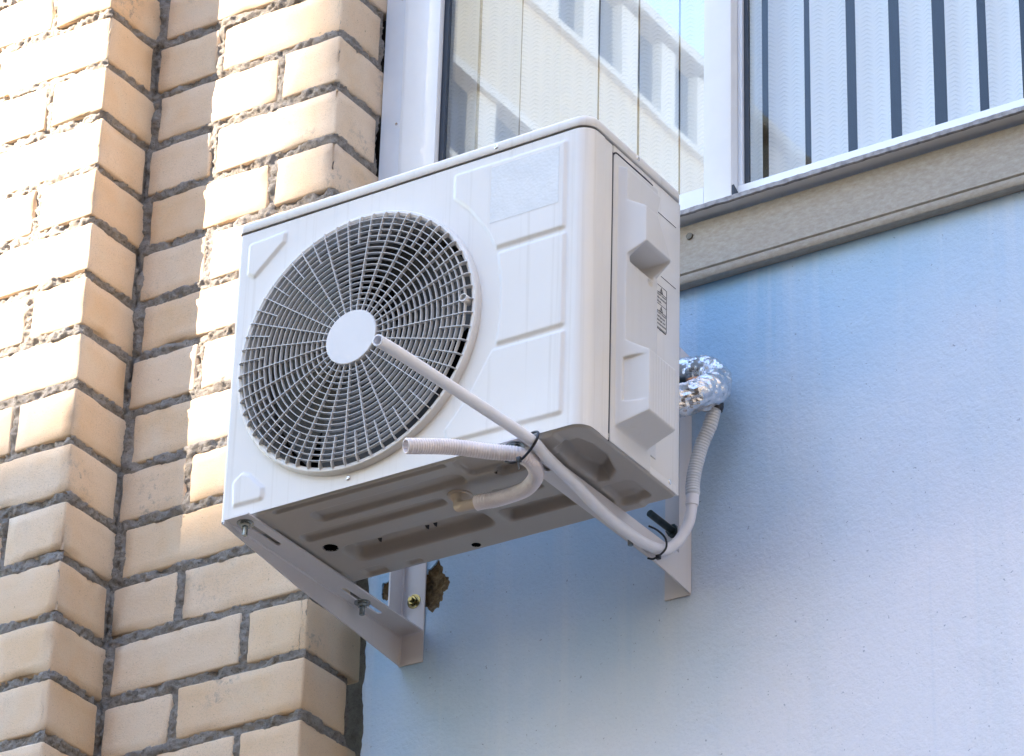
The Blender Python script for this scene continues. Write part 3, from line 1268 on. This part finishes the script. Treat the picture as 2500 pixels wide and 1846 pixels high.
area_out = (sdo[:-1, :-1] > 0) & (sdo[1:, :-1] > 0) & (sdo[1:, 1:] > 0) & (sdo[:-1, 1:] > 0)
keepb &= ~area_out
base = grid_mesh('base_pan', V, keepb, SHADED_BASE, ac)
v, f = stack([(-.0010, .0015), (-.0006, .0060), (-.0006, .012)], False)
mesh('base_rim', v, f, WHITE, base, smooth=True)
for (hx, hy, hr) in ((.101, .147, .0145), (.2986, .248, .0095)):
    mb = MB()
    ring = []
    nA = 28
    vv, ff = [], []
    for rr_, z in ((hr + .002, ZBASE - .0002), (hr - .002, ZBASE - .0006), (hr - .0026, ZBASE + .0015), (hr - .0026, ZBASE + .03)):
        for i in range(nA):
            a = 2 * math.pi * i / nA
            vv.append((hx + rr_ * math.cos(a), hy + rr_ * math.sin(a), z))
    for q in range(3):
        for i in range(nA):
            ff.append((q * nA + i, q * nA + (i + 1) % nA, (q + 1) * nA + (i + 1) % nA, (q + 1) * nA + i))
    mesh('drain_hole_rim', vv[:nA * 2], ff[:nA], SHADED_BASE, base, smooth=True)
    mesh('drain_hole', vv[nA * 1:], [tuple(a - nA for a in q) for q in ff[nA:]] + [tuple(range(2 * nA, 3 * nA))], DARK, base)
# little bent tabs
for (tx, ty) in ((.176, .163), (.262, .163), (.277, .162), (.447, .064)):
    MB().poly_prism([(tx, ty, .002), (tx + .007, ty + .001, .002), (tx + .006, ty + .002, -.005), (tx + .0025, ty + .001, -.003)], (0, .0008, 0)).build('lance_tab', INK if tx < .4 else SEAM, base, smooth=False)

# drain elbow
el = MB()
el.cyl((.366, .1010, .004), (.366, .1010, -.004), .0200, .0190, 28)
el.cyl((.366, .1010, -.0039), (.367, .0985, -.016), .0150, .0085, 24)
elb = el.build('drain_elbow', ELBOW, ac)
tube('spout', [(.367, .099, -.010), (.368, .095, -.020), (.372, .0905, -.0270), (.382, .0875, -.0300), (.398, .0880, -.0300), (.416, .0890, -.0300)], .0080, ELBOW, elb, .003, 18)


# fan grille ----------------------------------------------------------
def lathe(name, prof, m, parent, n=128, c=(FCX, FCZ)):
    v, f = [], []
    for r, y in prof:
        for i in range(n):
            a = 2 * math.pi * i / n
            v.append((c[0] + r * math.cos(a), y, c[1] + r * math.sin(a)))
    for q in range(len(prof) - 1):
        for i in range(n):
            f.append((q * n + i, q * n + (i + 1) % n, (q + 1) * n + (i + 1) % n, (q + 1) * n + i))
    o = mesh(name, v, f, m, parent)
    bm = bmesh.new()
    bm.from_mesh(o.data)
    bmesh.ops.recalc_face_normals(bm, faces=bm.faces)
    bm.to_mesh(o.data)
    bm.free()
    return sharp(o, 40)


rim = lathe('fan_grille', [(.2150, .004), (.2186, .0008), (.2188, -.0060), (.2178, -.0100), (.2160, -.0120), (.2125, -.0124), (.2090, -.0100), (.2075, -.0040), (.2072, .012), (.2100, .012)], WHITE, ac)
rim['label'] = 'round fan grille with rings and spokes'
NR = 16
r_in, r_out = .0456, .2010
for k in range(1, NR + 1):
    r = r_in + (r_out - r_in) * k / NR
    t = .0007
    lathe('grille_ring', [(r - t * .6, -.0185), (r + t * .6, -.0185), (r + t, -.0175), (r + t * .8, -.0122), (r - t * .8, -.0122), (r - t, -.0175), (r - t * .6, -.0185)], GRILLE, rim, 112)
NS = 58
for k in range(NS):
    a = R(-16.5 + 360 / NS * k)
    full = k % 2 == 0
    ra = r_in - .002 if full else r_in + (r_out - r_in) * 12 / NR - .001
    rb = .2128
    u = Vector((math.cos(a), 0, math.sin(a)))
    w = Vector((-math.sin(a), 0, math.cos(a)))
    c = Vector((FCX, 0, FCZ))
    th = .00062
    v, f = [], []
    front_pts = [(ra, -.0194), (.1995, -.0194), (.2065, -.0190), (.2110, -.0172), (.2138, -.0140)]
    back_pts = [(ra, -.0135), (.1995, -.0135), (.2050, -.0110), (.2085, -.0080), (.2115, -.0060)]
    for sgn in (-1, 1):
        for (r, y) in front_pts + back_pts[::-1]:
            v.append(c + u * r + Vector((0, y, 0)) + w * th * sgn * (1.0 if y < -.0138 else .8))
    n = 10
    for i in range(4):
        f.append((i, i + 1, 8 - i, 9 - i))
        f.append((n + i + 1, n + i, n + 9 - i, n + 8 - i))
    for i in range(n):
        f.append((i, n + i, n + (i + 1) % n, (i + 1) % n))
    mesh('spoke', v, f, GRILLE, rim)
hub = MB()
hub.cyl((FCX, -.0220, FCZ), (FCX, -.0205, FCZ), .0447, .0456, 64)
hub.cyl((FCX, -.0205, FCZ), (FCX, -.0110, FCZ), .0456, .0450, 64)
hub.build('grille_hub', HUBM, rim)
# little keyhole lug at the right of the grille
lug = MB()
lug.cyl((FCX + .2010, -.0225, FCZ + .009), (FCX + .2010, -.006, FCZ + .009), .0065, .0065, 20, cap=False)
lug.cyl((FCX + .2010, -.0225, FCZ + .009), (FCX + .2010, -.0223, FCZ + .009), .0065, .0052, 20, cap=False)
lug.cyl((FCX + .2010, -.0223, FCZ + .009), (FCX + .2010, -.006, FCZ + .009), .0052, .0052, 20, cap=False)
lug.build('lug', WHITE, rim)
# inside of the grille opening
lathe('fan_shroud', [(.2125, .006), (.2100, .020), (.2060, .030), (.2040, .040), (.2040, .085), (.2100, .100)], SHROUD, ac)
fan = empty('fan', (0, 0, 0))
fan.parent = ac
fan.location = -ac.location
fh = MB()
fh.cyl((FCX, .030, FCZ), (FCX, .090, FCZ), .055, .060, 40)
fho = fh.build('fan_hub', BLADE, None)
fho.parent = fan
for kb in range(3):
    v, f = [], []
    na, nr_ = 16, 10
    a0 = R(100 + 120 * kb)
    for i in range(na + 1):
        for j in range(nr_ + 1):
            rr_ = .05 + (.197 - .05) * j / nr_
            sweep = R(100) * i / na + R(25) * (j / nr_) ** 1.5
            a = a0 + sweep
            y = .038 + .045 * i / na - .008 * math.sin(math.pi * i / na)
            v.append((FCX + rr_ * math.cos(a), y, FCZ + rr_ * math.sin(a)))
    for i in range(na):
        for j in range(nr_):
            e = i * (nr_ + 1) + j
            f.append((e, e + 1, e + nr_ + 2, e + nr_ + 1))
    o = mesh('fan_blade', v, f, BLADE, None, smooth=True)
    o.parent = fan


# ------------------------------------------------------------------ brackets
def slotted_flange(x0, x1, y0, y1, z0, z1, slots):
    """flat strip with rounded slots cut out; slots: (cx, ya, yb, halfwidth)"""
    bm = bmesh.new()
    loops = []
    rc = .010
    outer_ = []
    for p in ((x0, y1), (x0, y0), (x1, y0), (x1, y1)):
        outer_.append(p)
    for lp in [outer_] + [[(cx + hw * math.cos(R(t)), (ya + hw if 180 <= t < 360 else yb_ - hw) + hw * math.sin(R(t))) for t in range(0, 360, 20)] for cx, ya, yb_, hw in slots]:
        vs_ = [bm.verts.new((x, y, z0)) for x, y in lp]
        es = [bm.edges.new((vs_[i], vs_[(i + 1) % len(vs_)])) for i in range(len(vs_))]
        loops.append(es)
    bmesh.ops.triangle_fill(bm, use_beauty=True, edges=[e for l in loops for e in l], normal=(0, 0, -1))
    r = bmesh.ops.extrude_face_region(bm, geom=list(bm.faces))
    for g_ in r['geom']:
        if isinstance(g_, bmesh.types.BMVert): g_.co.z = z1
    bmesh.ops.recalc_face_normals(bm, faces=bm.faces)
    me = bpy.data.meshes.new('arm')
    bm.to_mesh(me)
    bm.free()
    return me


def bolt(x, y, z, parent, dirv=(0, 0, -1), m=ZINC, rod=.015, s_=1.32):
    d = Vector(dirv)
    p = Vector((x, y, z))
    b_ = MB()
    b_.cyl(p, p + d * .0014, .0098 * s_, .0098 * s_, 28)
    b_.cyl(p + d * .0012, p + d * .0020, .0075 * s_, .0070 * s_, 24)
    b_.cyl(p + d * .0020, p + d * .0072, .0062 * s_, .0060 * s_, 6)
    for q in range(int(rod / .0013)):
        t = .0070 + q * .0013
        b_.cyl(p + d * t, p + d * (t + .0008), .0033 * s_, .0033 * s_, 14)
        b_.cyl(p + d * (t + .0008), p + d * (t + .0013), .0029 * s_, .0029 * s_, 14)
    return b_.build('bolt', m, parent)


ATOP = -.0052
T = .0028


def bracket(xw, s_, label, slots, bolts):
    """xw: plane of the web's outer face; s_: +1 flanges go to +x, -1 to -x"""
    br = empty('wall_bracket', (xw, PY, 0))
    tag(br, label, 'bracket', 'steel brackets carrying the air conditioner')
    fw = .046
    a, b_ = sorted((xw + s_ * T * .5, xw + s_ * fw))
    link('arm_flange', slotted_flange(a, b_, -.0160, .4500, ATOP - T, ATOP, slots), BRACK, br)
    zt = .352
    # one bent web: arm, deeper towards the wall, and the upright leg
    pts = [(xw, -.0160, ATOP - .0006), (xw, -.0165, -.0150), (xw, .02, -.0190), (xw, .18, -.0365), (xw, .35, -.0490), (xw, PY - .0010, -.0585),
           (xw, PY - .0010, zt - .010), (xw, PY - .006, zt - .003), (xw, .4180, zt), (xw, .4180, ATOP - .0006)]
    MB().poly_prism(pts, (s_ * T, 0, 0), .0006).build('web', BRACK, br)
    a, b_ = sorted((xw + s_ * T * .5, xw + s_ * fw))
    MB().box(a, b_, PY - .0034, PY - .0006, -.0600, zt, .0006).build('leg_flange', BRACK, br)
    # weld / fold fillets
    for (p, q) in (((xw + s_ * T, -.014, ATOP - T), (xw + s_ * T, .45, ATOP - T)), ((xw + s_ * T, PY - .0036, -.055), (xw + s_ * T, PY - .0036, zt - .01))):
        MB().cyl(p, q, .0022, .0022, 10).build('fold', BRACK, br)
    for (bx2, by2) in bolts:
        bolt(bx2, by2, ATOP - T, br)
    return br


brL = bracket(.0195, 1, 'white steel wall bracket under the left end, with two slots showing', [(.0455, .002, .092, .0050), (.0425, .262, .366, .0050)], [(.0445, .0066), (.0412, .3190)])
bolt(.0455, PY - .0036, .0485, brL, (0, -1, 0), BRASS, .006, 1.25)
brR = bracket(.5530, -1, 'white steel wall bracket under the right end, carrying the drain pipe', [(.5270, .002, .092, .0042), (.5270, .262, .366, .0042)], [(.5275, .0000), (.5275, .3190)])
b_ = MB()
b_.cyl((.5240, PY - .0036, .0520), (.5240, PY - .0130, .0520), .0105, .0105, 6)
b_.cyl((.5240, PY - .0130, .0520), (.5200, PY - .0700, .0560), .0060, .0058, 16)
b_.build('anchor_rod', simple('dark anchor bolt', (.07, .09, .09), .35, .9, .2, 80), brR)

# ------------------------------------------------------------------ pipes
corr = lambda pitch, amp: (lambda s_: 1 + amp * (1 if (s_ / pitch) % 1 < .55 else -1))
pipe = empty('drain_pipe', (.5625, .353, -.031))
tag(pipe, 'smooth white drain pipe tied along the right bracket, open end before the fan', 'pipe')
tube('smooth_pipe', [(.597, .381, .052), (.5945, .3815, .034), (.589, .3810, .015), (.5765, .372, -.014), (.5645, .353, -.031), (.5630, .310, -.041), (.5625, .264, -.0445), (.5625, .184, -.0430), (.5625, .105, -.0320), (.5625, .027, -.0225), (.5620, -.010, -.0150),
                      (.5600, -.110, -.0180), (.5600, -.199, -.0238), (.5600, -.334, -.0330), (.5600, -.3942, -.0385)], .0086, PIPE, pipe, .004, 24, bore=.70)
tube('connector', [(.5985, .3805, .070), (.5978, .3808, .058), (.5965, .381, .048)], .0100, PIPE, pipe, .002, 24)
tube('corrugated_section', [(.642, .382, .222), (.637, .3805, .2075), (.629, .380, .176), (.6145, .380, .146), (.6035, .380, .110), (.5990, .380, .085), (.5983, .3805, .064)], .0108, HOSE2, pipe, .0011, 20, rmod=corr(.0046, .045))

hose = tube('drain_hose', [(.404, .0882, -.0300), (.416, .0890, -.0300), (.438, .0920, -.0305), (.4837, .0880, -.0305), (.510, .0740, -.0300), (.5280, .0560, -.0295), (.5370, .0380, -.0290), (.5415, .0200, -.0285),
                           (.5380, -.0020, -.0280), (.5260, -.0150, -.0272), (.5050, -.0317, -.0270), (.4650, -.0753, -.0287), (.4300, -.1330, -.0447)], .0113, HOSE, None, .0009, 20, rmod=corr(.0040, .035), bore=.8)
tag(hose, 'pinkish corrugated drain hose curling out from under the unit', 'hose')


def fdisp(p, s_, a):
    return .0052 * noise.fractal(p * 30, 1, 2, 3) + .0022 * abs(noise.noise(Vector((s_ * 90 + a * 2.2, a * 1.2, 1)))) + .0026 * noise.noise(p * 130)


ins = empty('insulated_pipe', (.62, .36, .2))
tag(ins, 'silver foil wrapped refrigerant pipe loop behind the unit, near the wall', 'pipe')
tube('foil_wrap', [(.500, .300, .180), (.560, .303, .183), (.6050, .315, .193), (.6310, .340, .2090), (.6405, .372, .2300), (.6270, .402, .2690), (.6050, .418, .2960), (.5600, .428, .310), (.500, .435, .316)],
     lambda t: .0245 - .006 * sstep(np.array((t - .45) / .3)), FOIL, ins, .0042, 34, disp=fdisp)
for o_ in ins.children:
    o_.data.polygons.foreach_set('use_smooth', [False] * len(o_.data.polygons))
tube('black_insulation', [(.520, .350, .238), (.570, .352, .240), (.605, .358, .243)], .016, simple('black foam', (.012, .02, .025), .35), ins, .004, 18)
tube('copper_pipe', [(.600, .357, .2425), (.616, .362, .2450), (.628, .370, .2480)], .009, COPPER, ins, .003, 14)
tube('black_tape', [(.6350, .379, .2180), (.6380, .381, .2090), (.6360, .3812, .2010)], .0125, RUBBER, ins, .002, 18)

t1 = tube('cable_tie', [(.5230, -.0180, -.0420), (.5350, -.020, -.0470), (.5480, -.0160, -.0440), (.5640, -.014, -.0290), (.5735, -.013, -.0130), (.5680, -.006, .0000), (.5540, -.004, .0010), (.5480, -.008, -.010)], .0020, RUBBER, None, .003, 10)
tag(t1, 'black cable tie holding hose and pipe at the bracket front end', 'cable tie')
MB().box(.5420, .5495, -.0210, -.0155, -.0485, -.0405, .0008).build('tie_head', RUBBER, t1)
MB().poly_prism([(.5445, -.020, -.047), (.5475, -.020, -.047), (.5490, -.020, -.0615), (.5465, -.020, -.0620)], (0, .0012, 0)).build('tie_tail', RUBBER, t1)
t2 = tube('cable_tie', [(.5510, .330, -.0515), (.5600, .332, -.0540), (.5720, .337, -.0450), (.5760, .342, -.0330), (.5735, .342, -.0180), (.5640, .335, -.0060), (.5570, .322, -.0030)], .0016, RUBBER, None, .003, 10)
tag(t2, 'thin black cable tie round the pipe at the bracket wall end', 'cable tie')
MB().box(.5640, .5710, .330, .336, -.0560, -.0490, .0008).build('tie_head', RUBBER, t2)

# ------------------------------------------------------------------ buildings across the yard (a wing mirrored in the panes; the rest added to shape the light)
WX = -24.0
wing = empty('apartment_wing', (WX, -45, gz))
tag(wing, 'cream apartment wing with glazed balconies, seen only mirrored in the window panes', 'building')
ROOF = 33.0
MB().box(WX - 4, WX, -75, -31.5, gz, ROOF - .2).build('wall', FACADE, wing, smooth=False)
MB().box(WX - 4, WX + .55, -75, -31.3, ROOF - .2, ROOF).build('roof_slab', FACADEW, wing, smooth=False)
st = 3.95
wm, fm = None, None
for k in range(4):
    zt = ROOF - .2 - k * st
    MB().box(WX, WX + .38, -75, -31.5, zt - st + .06, zt - 1.72).build('balcony_front', FACADE, wing, smooth=False)
    MB().box(WX, WX + .50, -75, -31.4, zt - 1.72, zt - 1.60).build('ledge', FACADEW, wing, smooth=False)
    MB().box(WX, WX + .50, -75, -31.4, zt - st - .10, zt - st + .06).build('floor_slab', FACADEW, wing, smooth=False)
    y = -31.7 - .3 * (k % 2)
    j = 0
    while y > -58:
        w = .72 if k == 0 else .95
        gp = .52 if j % 2 else .46
        MB().box(WX, WX + .22, y - w, y, zt - 1.60, zt - .10).build('window', FPANE, wing, smooth=False)
        MB().box(WX, WX + .40, y - w - gp, y - w, zt - 1.60, zt - .10).build('window_pier', FACADEW, wing, smooth=False)
        y -= w + gp
        j += 1

# unseen blocker added to keep the low sun off the unit: roof edge plus tower
BD = 26.0
hs = (BD + Y2) * math.hypot(1.045, 1) * math.tan(SUN_EL)


def shade_x(x): return x - (BD + Y2) * 1.045


blk = empty('sun_blocker', (shade_x(0), -BD, gz))
tag(blk, 'tall unseen block added across the yard, outside the picture, to shade the wall', 'building')
xr = shade_x(2.6)
MB().box(shade_x(-22), xr, -BD - 8, -BD, gz, hs + .42).build('wall', FACADE, blk, smooth=False)
MB().box(shade_x(-.30), xr, -BD - 4, -BD, hs + .42, hs + 5).build('blocker_tower', FACADE, blk, smooth=False)

row = empty('sky_blocker_row', (22, -30, gz))  # added unseen to block low sky and deepen the shade under the unit
tag(row, 'long unseen row added behind the viewer, outside the picture, to block low sky', 'building')
MB().box(-7, 55, -42, -30, gz, 17).build('wall', FACADE, row, smooth=False)
rw = empty('side_sky_blocker', (16, -14, gz))  # added unseen and kept dark, to dim the unit's right side
tag(rw, 'dark grey blocker box added unseen right of the yard, outside the picture, to cut skylight', 'building')
MB().box(13, 25, -27, -.6, gz, 15).build('wall', simple('dark grey blocker', (.075, .073, .075), .9, var=.2, scale=3), rw, smooth=False)
